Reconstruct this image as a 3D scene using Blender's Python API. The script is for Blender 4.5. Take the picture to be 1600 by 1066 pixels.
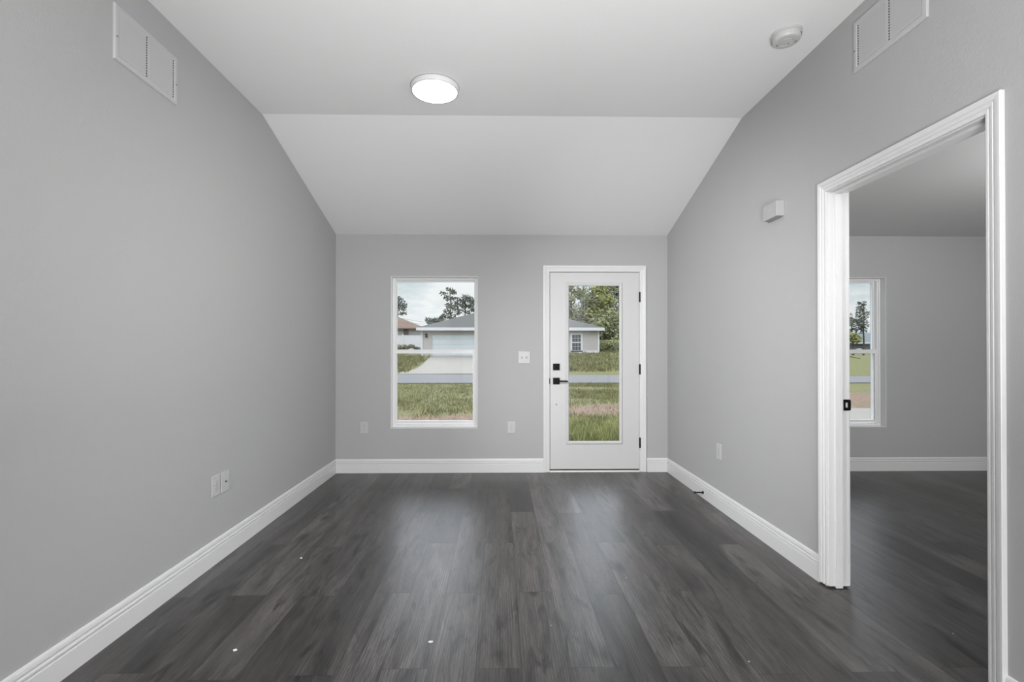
import bpy, bmesh, math, random
from mathutils import Vector, noise
random.seed(7)
for o in list(bpy.data.objects):
    bpy.data.objects.remove(o)
scene = bpy.context.scene
C = scene.collection
PI = math.pi

# ------------------------------------------------------------------ camera
EYE = 1.25
cd = bpy.data.cameras.new('camera')
cam = bpy.data.objects.new('camera', cd)
C.objects.link(cam)
cam.location = (0, 0, EYE)
cam.rotation_euler = (PI / 2 + 0.0054, 0, -0.016)
cd.sensor_fit = 'HORIZONTAL'
cd.sensor_width = 36
cd.lens = 745 / 1600 * 36
cd.shift_x = 0.005
cd.shift_y = 0.0066
cd.clip_start = 0.05
cd.clip_end = 500
scene.camera = cam

# ------------------------------------------------------------------ view, world, sun, added fill lights
vs = scene.view_settings
scene.display_settings.display_device = 'sRGB'
vs.view_transform = 'Standard'
vs.look = 'None'
vs.exposure = 0.0
vs.gamma = 1.0
vs.use_curve_mapping = False

SKY_LOW, SKY_HIGH = 1.05, 5.0
def build_world():
    w = bpy.data.worlds.new('cloudy_sky')
    scene.world = w
    w.use_nodes = True
    nt = w.node_tree
    nt.nodes.clear()
    N = nt.nodes.new
    L = nt.links.new
    tc = N('ShaderNodeTexCoord')
    mp = N('ShaderNodeMapping')
    mp.inputs['Scale'].default_value = (1.0, 1.0, 3.2)
    mp.inputs['Location'].default_value = (0.35, 0.1, 0.2)
    L(tc.outputs['Generated'], mp.inputs['Vector'])
    n1 = N('ShaderNodeTexNoise')
    n1.inputs['Scale'].default_value = 7.0
    n1.inputs['Detail'].default_value = 6
    n1.inputs['Roughness'].default_value = 0.55
    L(mp.outputs['Vector'], n1.inputs['Vector'])
    r = N('ShaderNodeValToRGB')
    r.color_ramp.elements[0].position = 0.36
    r.color_ramp.elements[0].color = (0.60, 0.69, 0.72, 1)
    r.color_ramp.elements[1].position = 0.56
    r.color_ramp.elements[1].color = (0.94, 0.94, 0.95, 1)
    L(n1.outputs['Fac'], r.inputs['Fac'])
    # an overcast sky is brighter overhead than at the horizon
    sz = N('ShaderNodeSeparateXYZ')
    L(tc.outputs['Generated'], sz.inputs[0])
    el = N('ShaderNodeMapRange')
    el.inputs['From Min'].default_value = 0.16
    el.inputs['From Max'].default_value = 0.50
    el.inputs['To Min'].default_value = SKY_LOW
    el.inputs['To Max'].default_value = SKY_HIGH
    L(sz.outputs['Z'], el.inputs['Value'])
    bg = N('ShaderNodeBackground')
    L(el.outputs[0], bg.inputs['Strength'])
    up = N('ShaderNodeMix')
    up.data_type = 'RGBA'
    up.blend_type = 'MULTIPLY'
    up.inputs['B'].default_value = (0.93, 0.92, 1.0, 1)
    zf = N('ShaderNodeMapRange')
    zf.inputs['From Min'].default_value = 0.16
    zf.inputs['From Max'].default_value = 0.50
    L(sz.outputs['Z'], zf.inputs['Value'])
    L(zf.outputs[0], up.inputs['Factor'])
    L(r.outputs['Color'], up.inputs['A'])
    L(up.outputs['Result'], bg.inputs['Color'])
    out = N('ShaderNodeOutputWorld')
    L(bg.outputs[0], out.inputs['Surface'])
build_world()

E = dict(sun=0.25, rear=105, spot_r=515, spot_l=240, spot_s=250, bounce=104, bed=48, bed_fill=345, led=3)
sd = bpy.data.lights.new('sun', 'SUN')
sd.energy = E['sun']
sd.angle = math.radians(12)
sd.color = (1.0, 0.97, 0.92)
sun = bpy.data.objects.new('sun', sd)
C.objects.link(sun)
sun.rotation_euler = (math.radians(38), 0, math.radians(-25))   # behind this house, onto the far fronts

def added_light(x, y, z, r, energy, name='rear_fill_light', kind='AREA'):
    ld = bpy.data.lights.new(name, kind)
    if kind == 'AREA':
        ld.shape = 'DISK'
        ld.size = r * 2
    else:
        ld.shadow_soft_size = r
    ld.energy = energy
    o = bpy.data.objects.new(name, ld)
    C.objects.link(o)
    o.location = (x, y, z)
    return o
for (lx, ly) in ((-0.1, -2.2), (0.8, -2.2), (-0.1, -4.8), (0.8, -4.8)):   # added unseen fill lights in the open room behind the camera
    added_light(lx, ly, 2.86, 0.3, E['rear'])
def spot(frm, to, energy, deg, blend=1.0, r=0.35):
    """added unseen spot that brightens the surface it is aimed at"""
    o = added_light(*frm, r, energy, 'fill_spot_light', 'SPOT')
    o.data.spot_size = math.radians(deg)
    o.data.spot_blend = blend
    o.rotation_euler = (Vector(to) - Vector(frm)).to_track_quat('-Z', 'Y').to_euler()
spot((-1.45, 1.25, 2.2), (1.73, 4.2, 0.8), E['spot_r'], 66, r=0.15)  # added fill for the right wall
spot((1.48, 1.15, 2.2), (-1.66, 3.8, 0.6), E['spot_l'], 76, r=0.15)  # added fill for the left wall
spot((0.3, -0.45, 0.5), (0.1, 3.7, 2.85), E['spot_s'], 84, r=0.3)  # added fill from low down for the ceiling slope
def bounce(x, y, z, size, energy):
    """added unseen soft fill light thrown up at the ceiling"""
    o = added_light(x, y, z, size / 2, energy, 'bounce_fill_light')
    o.rotation_euler = (PI, 0, 0)
bounce(0.3, -0.45, 0.95, 0.9, E['bounce'])
bounce(3.6, 1.3, 1.2, 0.8, E['bed'])  # added fill for the bedroom, which has no lit lamp
spot((2.7, 0.85, 2.1), (4.3, 4.89, 1.15), E['bed_fill'], 66, r=0.15)         # added unseen fill light turned to the bedroom window wall
LED_STRENGTH = E['led']

# ------------------------------------------------------------------ materials
def mat(name, col, rough=0.5, metal=0.0, spec=0.5, noise_amt=0.0, noise_scale=20, bump=0.0, bump_scale=200, emit=None, estr=0, detail=4):
    m = bpy.data.materials.new(name)
    m.use_nodes = True
    nt = m.node_tree
    b = nt.nodes['Principled BSDF']
    b.inputs['Base Color'].default_value = (*col, 1)
    b.inputs['Roughness'].default_value = rough
    b.inputs['Metallic'].default_value = metal
    b.inputs['Specular IOR Level'].default_value = spec
    if emit:
        b.inputs['Emission Color'].default_value = (*emit, 1)
        b.inputs['Emission Strength'].default_value = estr
    tc = nt.nodes.new('ShaderNodeTexCoord')
    if noise_amt:
        n = nt.nodes.new('ShaderNodeTexNoise')
        n.inputs['Scale'].default_value = noise_scale
        n.inputs['Detail'].default_value = detail
        nt.links.new(tc.outputs['Object'], n.inputs['Vector'])
        mx = nt.nodes.new('ShaderNodeMix')
        mx.data_type = 'RGBA'
        mx.inputs['A'].default_value = (*[c * (1 - noise_amt) for c in col], 1)
        mx.inputs['B'].default_value = (*[min(1, c * (1 + noise_amt)) for c in col], 1)
        nt.links.new(n.outputs['Fac'], mx.inputs['Factor'])
        nt.links.new(mx.outputs['Result'], b.inputs['Base Color'])
    if bump:
        n2 = nt.nodes.new('ShaderNodeTexNoise')
        n2.inputs['Scale'].default_value = bump_scale
        n2.inputs['Detail'].default_value = 3
        nt.links.new(tc.outputs['Object'], n2.inputs['Vector'])
        bp = nt.nodes.new('ShaderNodeBump')
        bp.inputs['Strength'].default_value = bump
        bp.inputs['Distance'].default_value = 0.002
        nt.links.new(n2.outputs['Fac'], bp.inputs['Height'])
        nt.links.new(bp.outputs['Normal'], b.inputs['Normal'])
    return m

def glass_mat(name, tint=(0.95, 0.97, 0.97)):
    m = bpy.data.materials.new(name)
    m.use_nodes = True
    nt = m.node_tree
    nt.nodes.clear()
    out = nt.nodes.new('ShaderNodeOutputMaterial')
    mx = nt.nodes.new('ShaderNodeMixShader')
    tr = nt.nodes.new('ShaderNodeBsdfTransparent')
    tr.inputs['Color'].default_value = (*tint, 1)
    gl = nt.nodes.new('ShaderNodeBsdfGlossy')
    gl.inputs['Roughness'].default_value = 0.02
    fr = nt.nodes.new('ShaderNodeFresnel')
    fr.inputs['IOR'].default_value = 1.45
    nt.links.new(fr.outputs[0], mx.inputs['Fac'])
    nt.links.new(tr.outputs[0], mx.inputs[1])
    nt.links.new(gl.outputs[0], mx.inputs[2])
    nt.links.new(mx.outputs[0], out.inputs['Surface'])
    return m

def floor_mat():
    m = bpy.data.materials.new('grey_vinyl_planks')
    m.use_nodes = True
    nt = m.node_tree
    b = nt.nodes['Principled BSDF']
    N = nt.nodes.new
    L = nt.links.new
    def math_n(op, a, bb=None):
        n = N('ShaderNodeMath')
        n.operation = op
        for i, v in enumerate((a, bb)):
            if v is None:
                continue
            if isinstance(v, (int, float)):
                n.inputs[i].default_value = v
            else:
                L(v, n.inputs[i])
        return n.outputs[0]
    tc = N('ShaderNodeTexCoord')
    sx = N('ShaderNodeSeparateXYZ')
    L(tc.outputs['Object'], sx.inputs[0])
    X, Y = sx.outputs['X'], sx.outputs['Y']
    PW, PL = 0.1825, 1.22
    u = math_n('DIVIDE', math_n('ADD', X, 18.25 - 0.089), PW)
    row = math_n('FLOOR', u)
    fu = math_n('FRACT', u)
    wn = N('ShaderNodeTexWhiteNoise')
    wn.noise_dimensions = '1D'
    L(row, wn.inputs['W'])
    odd = math_n('MODULO', row, 2.0)
    jit = math_n('SUBTRACT', math_n('MULTIPLY', wn.outputs['Value'], 0.07), 0.035)
    v = math_n('DIVIDE', math_n('ADD', math_n('ADD', Y, 24.4 - 2.46), math_n('ADD', math_n('MULTIPLY', odd, PL / 2), jit)), PL)
    col = math_n('FLOOR', v)
    fv = math_n('FRACT', v)
    cid = N('ShaderNodeCombineXYZ')
    L(row, cid.inputs[0])
    L(col, cid.inputs[1])
    wn2 = N('ShaderNodeTexWhiteNoise')
    wn2.noise_dimensions = '3D'
    L(cid.outputs[0], wn2.inputs['Vector'])
    # grain coordinates: stretched along the plank, shifted per plank
    off = N('ShaderNodeVectorMath')
    off.operation = 'SCALE'
    L(wn2.outputs['Color'], off.inputs[0])
    off.inputs['Scale'].default_value = 37.0
    add = N('ShaderNodeVectorMath')
    add.operation = 'ADD'
    L(tc.outputs['Object'], add.inputs[0])
    L(off.outputs[0], add.inputs[1])
    def stretched(sxv, syv):
        mp = N('ShaderNodeMapping')
        mp.inputs['Scale'].default_value = (sxv, syv, 1)
        L(add.outputs[0], mp.inputs['Vector'])
        return mp.outputs[0]
    def tex_noise(sx_v, sy_v, detail, rough, dist):
        n = N('ShaderNodeTexNoise')
        n.inputs['Scale'].default_value = 1.0
        n.inputs['Detail'].default_value = detail
        n.inputs['Roughness'].default_value = rough
        n.inputs['Distortion'].default_value = dist
        L(stretched(sx_v, sy_v), n.inputs['Vector'])
        return n.outputs['Fac']
    def remap(val, a0, a1, b0, b1):
        m_ = N('ShaderNodeMapRange')
        m_.inputs['From Min'].default_value = a0
        m_.inputs['From Max'].default_value = a1
        m_.inputs['To Min'].default_value = b0
        m_.inputs['To Max'].default_value = b1
        L(val, m_.inputs['Value'])
        return m_.outputs[0]
    g1 = tex_noise(11, 1.3, 5, 0.6, 0.9)         # smoky bands along the plank
    gd = tex_noise(16, 2.6, 4, 0.6, 1.2)         # dark charred streaks
    g2f = tex_noise(130, 6.0, 6, 0.75, 0.4)       # fibres
    g3 = tex_noise(260, 22, 3, 0.7, 0.2)         # pores
    wv = N('ShaderNodeTexWave')                  # cathedral rings
    wv.wave_type = 'BANDS'
    wv.bands_direction = 'X'
    wv.inputs['Scale'].default_value = 1.0
    wv.inputs['Distortion'].default_value = 9.0
    wv.inputs['Detail'].default_value = 3.0
    wv.inputs['Detail Scale'].default_value = 0.7
    L(stretched(26, 1.3), wv.inputs['Vector'])
    vo = N('ShaderNodeTexVoronoi')               # knots
    vo.inputs['Scale'].default_value = 1.0
    L(stretched(4.2, 1.7), vo.inputs['Vector'])
    knot = remap(vo.outputs['Distance'], 0.03, 0.17, 0.20, 1.0)
    tone = math_n('ADD', math_n('MULTIPLY', wn2.outputs['Value'], 0.9), 0.5)
    k = math_n('MULTIPLY', tone, remap(g1, 0.3, 0.7, 0.48, 1.55))
    k = math_n('MULTIPLY', k, remap(gd, 0.53, 0.70, 1.0, 0.28))
    k = math_n('MULTIPLY', k, remap(g2f, 0.3, 0.7, 0.56, 1.46))
    k = math_n('MULTIPLY', k, remap(g3, 0.3, 0.7, 0.80, 1.20))
    k = math_n('MULTIPLY', k, remap(wv.outputs['Fac'], 0.0, 1.0, 0.80, 1.16))
    k = math_n('MULTIPLY', k, knot)
    # seams
    du = math_n('MULTIPLY', math_n('MINIMUM', fu, math_n('SUBTRACT', 1, fu)), PW)
    dv = math_n('MULTIPLY', math_n('MINIMUM', fv, math_n('SUBTRACT', 1, fv)), PL)
    d = math_n('MINIMUM', du, dv)
    seam = N('ShaderNodeMapRange')
    seam.inputs['From Min'].default_value = 0.0
    seam.inputs['From Max'].default_value = 0.003
    seam.inputs['To Min'].default_value = 0.42
    seam.inputs['To Max'].default_value = 1.0
    L(d, seam.inputs['Value'])
    k = math_n('MULTIPLY', k, seam.outputs[0])
    warm = N('ShaderNodeMix')
    warm.data_type = 'RGBA'
    warm.inputs['A'].default_value = (0.054, 0.048, 0.044, 1)
    warm.inputs['B'].default_value = (0.056, 0.053, 0.052, 1)
    L(wn2.outputs['Color'], warm.inputs['Factor'])
    base = N('ShaderNodeVectorMath')
    base.operation = 'SCALE'
    L(warm.outputs['Result'], base.inputs[0])
    L(k, base.inputs['Scale'])
    # dried paint and plaster specks
    sp = N('ShaderNodeTexVoronoi')
    sp.inputs['Scale'].default_value = 9.0
    sp.inputs['Randomness'].default_value = 1.0
    L(tc.outputs['Object'], sp.inputs['Vector'])
    spm = math_n('LESS_THAN', sp.outputs['Distance'], 0.034)
    keep = N('ShaderNodeSeparateColor')
    L(sp.outputs['Color'], keep.inputs[0])
    spm = math_n('MULTIPLY', spm, math_n('LESS_THAN', keep.outputs[0], 0.28))
    mxs = N('ShaderNodeMix')
    mxs.data_type = 'RGBA'
    L(spm, mxs.inputs['Factor'])
    L(base.outputs[0], mxs.inputs['A'])
    mxs.inputs['B'].default_value = (0.42, 0.42, 0.40, 1)
    L(mxs.outputs['Result'], b.inputs['Base Color'])
    rr = N('ShaderNodeMapRange')
    rr.inputs['To Min'].default_value = 0.28
    rr.inputs['To Max'].default_value = 0.40
    L(g2f, rr.inputs['Value'])
    L(rr.outputs[0], b.inputs['Roughness'])
    b.inputs['Specular IOR Level'].default_value = 0.6
    bp = N('ShaderNodeBump')
    bp.inputs['Strength'].default_value = 0.25
    bp.inputs['Distance'].default_value = 0.0006
    hh = math_n('ADD', g2f, math_n('MULTIPLY', seam.outputs[0], 0.8))
    L(hh, bp.inputs['Height'])
    L(bp.outputs['Normal'], b.inputs['Normal'])
    return m

M = {}
M['wall'] = mat('grey_wall_paint', (0.39, 0.39, 0.391), 0.7, spec=0.25, bump=0.35, bump_scale=130)
M['ceil'] = mat('pale_grey_ceiling_paint', (0.76, 0.76, 0.762), 0.8, spec=0.2, bump=0.35, bump_scale=90)
M['trim'] = mat('white_trim_paint', (0.64, 0.64, 0.642), 0.35, noise_amt=0.01, noise_scale=8)
M['vinyl'] = mat('white_window_vinyl', (0.74, 0.74, 0.744), 0.35, noise_amt=0.01, noise_scale=8)
M['door'] = mat('white_door_paint', (0.56, 0.56, 0.562), 0.35, noise_amt=0.01, noise_scale=6)
M['plate'] = mat('white_plate_plastic', (0.47, 0.47, 0.473), 0.35, noise_amt=0.01)
M['vent'] = mat('grey_white_vent_metal', (0.46, 0.46, 0.463), 0.45, noise_amt=0.01)
M['detector'] = mat('white_detector_plastic', (0.492, 0.492, 0.4895), 0.4, noise_amt=0.01)
M['dark'] = mat('dark_gap', (0.04, 0.04, 0.04), 0.8, noise_amt=0.1)  # dark parts, and painted shade in the grille openings
M['slot'] = mat('grey_slot', (0.20, 0.20, 0.20), 0.7, noise_amt=0.1)
M['black'] = mat('matte_black_metal', (0.004, 0.004, 0.0045), 0.45, metal=0.0, spec=0.15, noise_amt=0.1)
M['rubber'] = mat('black_rubber', (0.015, 0.015, 0.015), 0.7, noise_amt=0.1)
M['glass'] = glass_mat('window_glass')
M['led'] = mat('lit_lamp_diffuser', (0.9, 0.9, 0.9), 0.5, emit=(1, 0.985, 0.965), estr=LED_STRENGTH)
M['shade_ring'] = mat('grey_shade_ring', (0.33, 0.33, 0.33), 0.5, noise_amt=0.02)  # grey for rings that stand in for shaded gaps round the lamp
M['rim'] = mat('white_lamp_rim', (0.72, 0.72, 0.72), 0.4, noise_amt=0.01)
M['alu'] = mat('pale_threshold', (0.72, 0.72, 0.70), 0.4, noise_amt=0.03)
M['floor'] = floor_mat()
M['chip'] = mat('white_plaster_chip', (0.75, 0.75, 0.72), 0.7, noise_amt=0.05)
M['scuff'] = mat('grey_scuff', (0.13, 0.13, 0.13), 0.6, noise_amt=0.3, noise_scale=60)
M['conc'] = mat('pale_concrete', (0.1674, 0.1559, 0.1318), 0.85, noise_amt=0.12, noise_scale=1.2)
M['asph'] = mat('grey_asphalt', (0.0866, 0.086, 0.0863), 0.85, noise_amt=0.12, noise_scale=2.0)
M['stucco'] = mat('grey_stucco', (0.3267, 0.3054, 0.2842), 0.85, noise_amt=0.05, noise_scale=3)
M['ext'] = mat('outer_stucco', (0.55, 0.54, 0.52), 0.85, noise_amt=0.05, noise_scale=3)
M['shingle'] = mat('grey_shingles', (0.0489, 0.0489, 0.0444), 0.9, noise_amt=0.35, noise_scale=6, detail=6)
M['orange'] = mat('orange_brown_shingles', (0.1026, 0.0644, 0.0412), 0.9, noise_amt=0.2, noise_scale=4)
M['bluegrey'] = mat('blue_grey_roof', (0.0533, 0.0755, 0.0844), 0.7, noise_amt=0.12, noise_scale=4)
M['bluewall'] = mat('blue_grey_siding', (0.0755, 0.0888, 0.0932), 0.8, noise_amt=0.08, noise_scale=3)
M['whitext'] = mat('white_outdoor_paint', (0.48, 0.48, 0.48), 0.6, noise_amt=0.02)
M['gdoor'] = mat('pale_garage_door', (0.3882, 0.4249, 0.4249), 0.5, noise_amt=0.02)
M['maroon'] = mat('maroon_shutter', (0.0577, 0.0266, 0.0266), 0.6, noise_amt=0.1)
M['wglass'] = mat('dark_window_glass', (0.03, 0.035, 0.045), 0.15, noise_amt=0.1)
M['bark'] = mat('grey_bark', (0.0622, 0.0511, 0.04), 0.9, noise_amt=0.3, noise_scale=8)
M['wire'] = mat('grey_wire', (0.14, 0.16, 0.17), 0.6, noise_amt=0.05)

def leaf_mat(name, a, b, sc=0.9):
    m = bpy.data.materials.new(name)
    m.use_nodes = True
    nt = m.node_tree
    p = nt.nodes['Principled BSDF']
    p.inputs['Roughness'].default_value = 0.7
    p.inputs['Specular IOR Level'].default_value = 0.2
    tc = nt.nodes.new('ShaderNodeTexCoord')
    n = nt.nodes.new('ShaderNodeTexNoise')
    n.inputs['Scale'].default_value = sc
    n.inputs['Detail'].default_value = 6
    n.inputs['Roughness'].default_value = 0.75
    nt.links.new(tc.outputs['Object'], n.inputs['Vector'])
    r = nt.nodes.new('ShaderNodeValToRGB')
    r.color_ramp.elements[0].position = 0.35
    r.color_ramp.elements[0].color = (*a, 1)
    r.color_ramp.elements[1].position = 0.65
    r.color_ramp.elements[1].color = (*b, 1)
    nt.links.new(n.outputs['Fac'], r.inputs['Fac'])
    nt.links.new(r.outputs['Color'], p.inputs['Base Color'])
    return m
M['leafA'] = leaf_mat('olive_leaves', (0.0788, 0.0895, 0.0349), (0.2129, 0.2238, 0.0953))
M['leafB'] = leaf_mat('grey_green_leaves', (0.1024, 0.1118, 0.0635), (0.268, 0.2684, 0.1587))
M['leafC'] = leaf_mat('dark_pine_needles', (0.0284, 0.0372, 0.026), (0.0819, 0.0932, 0.0634))
M['leafD'] = leaf_mat('yellow_green_leaves', (0.1183, 0.1268, 0.0381), (0.26, 0.2684, 0.0825))
M['blade'] = leaf_mat('grass_blades', (0.0582, 0.0582, 0.0243), (0.2118, 0.2037, 0.0825), 1.4)
M['tall'] = leaf_mat('bright_grass_blades', (0.1040, 0.1119, 0.0433), (0.3405, 0.3525, 0.1326), 1.4)
M['weed'] = leaf_mat('dry_weeds', (0.0693, 0.0683, 0.0376), (0.2018, 0.1865, 0.1154), 2.5)

def lawn_mat():
    m = bpy.data.materials.new('patchy_lawn')
    m.use_nodes = True
    nt = m.node_tree
    p = nt.nodes['Principled BSDF']
    p.inputs['Roughness'].default_value = 0.95
    p.inputs['Specular IOR Level'].default_value = 0.1
    N = nt.nodes.new
    L = nt.links.new
    tc = N('ShaderNodeTexCoord')
    at = N('ShaderNodeAttribute')
    at.attribute_name = 'soil'
    n = N('ShaderNodeTexNoise')
    n.inputs['Scale'].default_value = 1.3
    n.inputs['Detail'].default_value = 8
    n.inputs['Roughness'].default_value = 0.7
    L(tc.outputs['Object'], n.inputs['Vector'])
    a = N('ShaderNodeMath')
    a.operation = 'ADD'
    L(at.outputs['Fac'], a.inputs[0])
    L(n.outputs['Fac'], a.inputs[1])
    mr = N('ShaderNodeMapRange')
    mr.inputs['From Min'].default_value = 0.88
    mr.inputs['From Max'].default_value = 1.15
    L(a.outputs[0], mr.inputs['Value'])
    n2 = N('ShaderNodeTexNoise')
    n2.inputs['Scale'].default_value = 9
    n2.inputs['Detail'].default_value = 6
    n2.inputs['Roughness'].default_value = 0.75
    L(tc.outputs['Object'], n2.inputs['Vector'])
    g = N('ShaderNodeValToRGB')
    g.color_ramp.elements[0].position = 0.3
    g.color_ramp.elements[0].color = (0.0549, 0.0573, 0.0229, 1)
    g.color_ramp.elements[1].position = 0.7
    g.color_ramp.elements[1].color = (0.1648, 0.1604, 0.0734, 1)
    L(n2.outputs['Fac'], g.inputs['Fac'])
    s = N('ShaderNodeValToRGB')
    s.color_ramp.elements[0].position = 0.3
    s.color_ramp.elements[0].color = (0.075, 0.0481, 0.0345, 1)
    s.color_ramp.elements[1].position = 0.7
    s.color_ramp.elements[1].color = (0.2198, 0.1558, 0.1194, 1)
    L(n2.outputs['Fac'], s.inputs['Fac'])
    mx = N('ShaderNodeMix')
    mx.data_type = 'RGBA'
    L(mr.outputs[0], mx.inputs['Factor'])
    L(g.outputs['Color'], mx.inputs['A'])
    L(s.outputs['Color'], mx.inputs['B'])
    L(mx.outputs['Result'], p.inputs['Base Color'])
    return m
M['lawn'] = lawn_mat()

# ------------------------------------------------------------------ helpers
def link(name, bm, m, parent=None, smooth=False):
    me = bpy.data.meshes.new(name)
    bmesh.ops.remove_doubles(bm, verts=bm.verts, dist=1e-5)
    bmesh.ops.recalc_face_normals(bm, faces=bm.faces)
    bm.to_mesh(me)
    bm.free()
    for mm in (m if isinstance(m, (list, tuple)) else [m]):
        me.materials.append(mm)
    if smooth:
        for p in me.polygons:
            p.use_smooth = True
    o = bpy.data.objects.new(name, me)
    C.objects.link(o)
    if parent:
        o.parent = parent
    return o

def raw(name, verts, faces, m, parent=None):
    me = bpy.data.meshes.new(name)
    me.from_pydata(verts, [], faces)
    me.materials.append(m)
    o = bpy.data.objects.new(name, me)
    C.objects.link(o)
    if parent:
        o.parent = parent
    return o

def tag(o, label, cat, group=None, kind=None):
    o['label'] = label
    o['category'] = cat
    if group:
        o['group'] = group
    if kind:
        o['kind'] = kind
    return o

def empty(name, loc=(0, 0, 0)):
    o = bpy.data.objects.new(name, None)
    C.objects.link(o)
    o.location = loc
    o.empty_display_size = 0.1
    return o

def new():
    return bmesh.new()

def box(bm, x0, x1, y0, y1, z0, z1, bev=0.0, seg=2):
    t = bmesh.new()
    bmesh.ops.create_cube(t, size=1)
    for v in t.verts:
        v.co = Vector(((x0 + x1) / 2 + v.co.x * (x1 - x0), (y0 + y1) / 2 + v.co.y * (y1 - y0), (z0 + z1) / 2 + v.co.z * (z1 - z0)))
    if bev:
        bmesh.ops.bevel(t, geom=list(t.edges), offset=bev, segments=seg, affect='EDGES', profile=0.5)
    merge(bm, t)

def merge(bm, t):
    vm = {}
    for v in t.verts:
        vm[v] = bm.verts.new(v.co)
    for f in t.faces:
        try:
            bm.faces.new([vm[v] for v in f.verts])
        except ValueError:
            pass
    t.free()

def prism(bm, poly, axis, a, b):
    """solid between axis=a and axis=b over a 2-D outline; 'x': (y,z)  'y': (x,z)  'z': (x,y)"""
    def P(p, t):
        return {'x': (t, p[0], p[1]), 'y': (p[0], t, p[1]), 'z': (p[0], p[1], t)}[axis]
    va = [bm.verts.new(P(p, a)) for p in poly]
    vb = [bm.verts.new(P(p, b)) for p in poly]
    bm.faces.new(va)
    bm.faces.new(vb[::-1])
    n = len(poly)
    for i in range(n):
        j = (i + 1) % n
        bm.faces.new((va[i], va[j], vb[j], vb[i]))

def ring(bm, outer, inner, y0, y1):
    """rectangular frame in the XZ plane, (x0,x1,z0,z1) outer and inner, y0..y1 deep"""
    def rect(r, y):
        return [bm.verts.new(p) for p in ((r[0], y, r[2]), (r[1], y, r[2]), (r[1], y, r[3]), (r[0], y, r[3]))]
    a, b, c, d = rect(outer, y0), rect(inner, y0), rect(outer, y1), rect(inner, y1)
    for i in range(4):
        j = (i + 1) % 4
        bm.faces.new((a[i], a[j], b[j], b[i]))
        bm.faces.new((c[i], d[i], d[j], c[j]))
        bm.faces.new((a[i], c[i], c[j], a[j]))
        bm.faces.new((b[i], b[j], d[j], d[i]))

def lathe(bm, prof, cx, cy, seg=48):
    rings = []
    for r, z in prof:
        if r < 1e-6:
            rings.append([bm.verts.new((cx, cy, z))])
        else:
            rings.append([bm.verts.new((cx + r * math.cos(2 * PI * i / seg), cy + r * math.sin(2 * PI * i / seg), z)) for i in range(seg)])
    for A, B in zip(rings, rings[1:]):
        for i in range(seg):
            j = (i + 1) % seg
            if len(A) == 1 and len(B) > 1:
                bm.faces.new((A[0], B[i], B[j]))
            elif len(B) == 1 and len(A) > 1:
                bm.faces.new((A[i], A[j], B[0]))
            elif len(A) > 1:
                bm.faces.new((A[i], A[j], B[j], B[i]))

def tube(bm, pts, radii, seg=8):
    rings = []
    n = len(pts)
    pts = [Vector(p) for p in pts]
    for i, p in enumerate(pts):
        d = (pts[min(i + 1, n - 1)] - pts[max(i - 1, 0)]).normalized()
        a = d.cross(Vector((0.3, 0.7, 0.2)) if abs(d.z) > 0.9 else Vector((0, 0, 1))).normalized()
        b = d.cross(a)
        r = radii[i] if isinstance(radii, (list, tuple)) else radii
        rings.append([bm.verts.new(p + a * (r * math.cos(2 * PI * k / seg)) + b * (r * math.sin(2 * PI * k / seg))) for k in range(seg)])
    for A, B in zip(rings, rings[1:]):
        for k in range(seg):
            j = (k + 1) % seg
            bm.faces.new((A[k], A[j], B[j], B[k]))
    bm.faces.new(rings[0][::-1])
    bm.faces.new(rings[-1])

# ------------------------------------------------------------------ room shell
XL, XR, YB = -1.668, 1.735, 4.89          # left wall, right wall, front (window) wall
EAVE, TOP, YBRK = 2.437, 2.913, 3.372     # low edge of slope, flat ceiling, where the slope starts
YR = -7.0                                 # far end of the open room behind the camera
XJ = 1.842                                # bedroom face of the right wall
BX, BY = 5.75, 0.55                       # bedroom's far side wall and its back wall
WT = 0.21                                 # block outer wall
GZ = -0.2
GAP = 0.816
JY0, JY1, HEAD = 1.668, 2.484, 2.083      # side doorway between its jambs

def wall(name, bm, m=None, label='', cat='wall'):
    o = link(name, bm, m or M['wall'])
    return tag(o, label, cat, kind='structure')

bm = new()
prism(bm, [(YR, 0), (YB, 0), (YB, EAVE), (YBRK, TOP), (YR, TOP)], 'x', XL - 0.2, XL)
wall('wall_left', bm, label='long grey painted wall on the left with an air return grille high up')

J = 0.02
bm = new()
prism(bm, [(YR, 0), (JY0 - J, 0), (JY0 - J, HEAD + J), (JY1 + J, HEAD + J), (JY1 + J, 0), (YB, 0), (YB, EAVE), (YBRK, TOP), (YR, TOP)], 'x', XR, XJ)
wall('wall_right', bm, label='grey painted wall on the right with the white framed opening to the bedroom')

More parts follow.
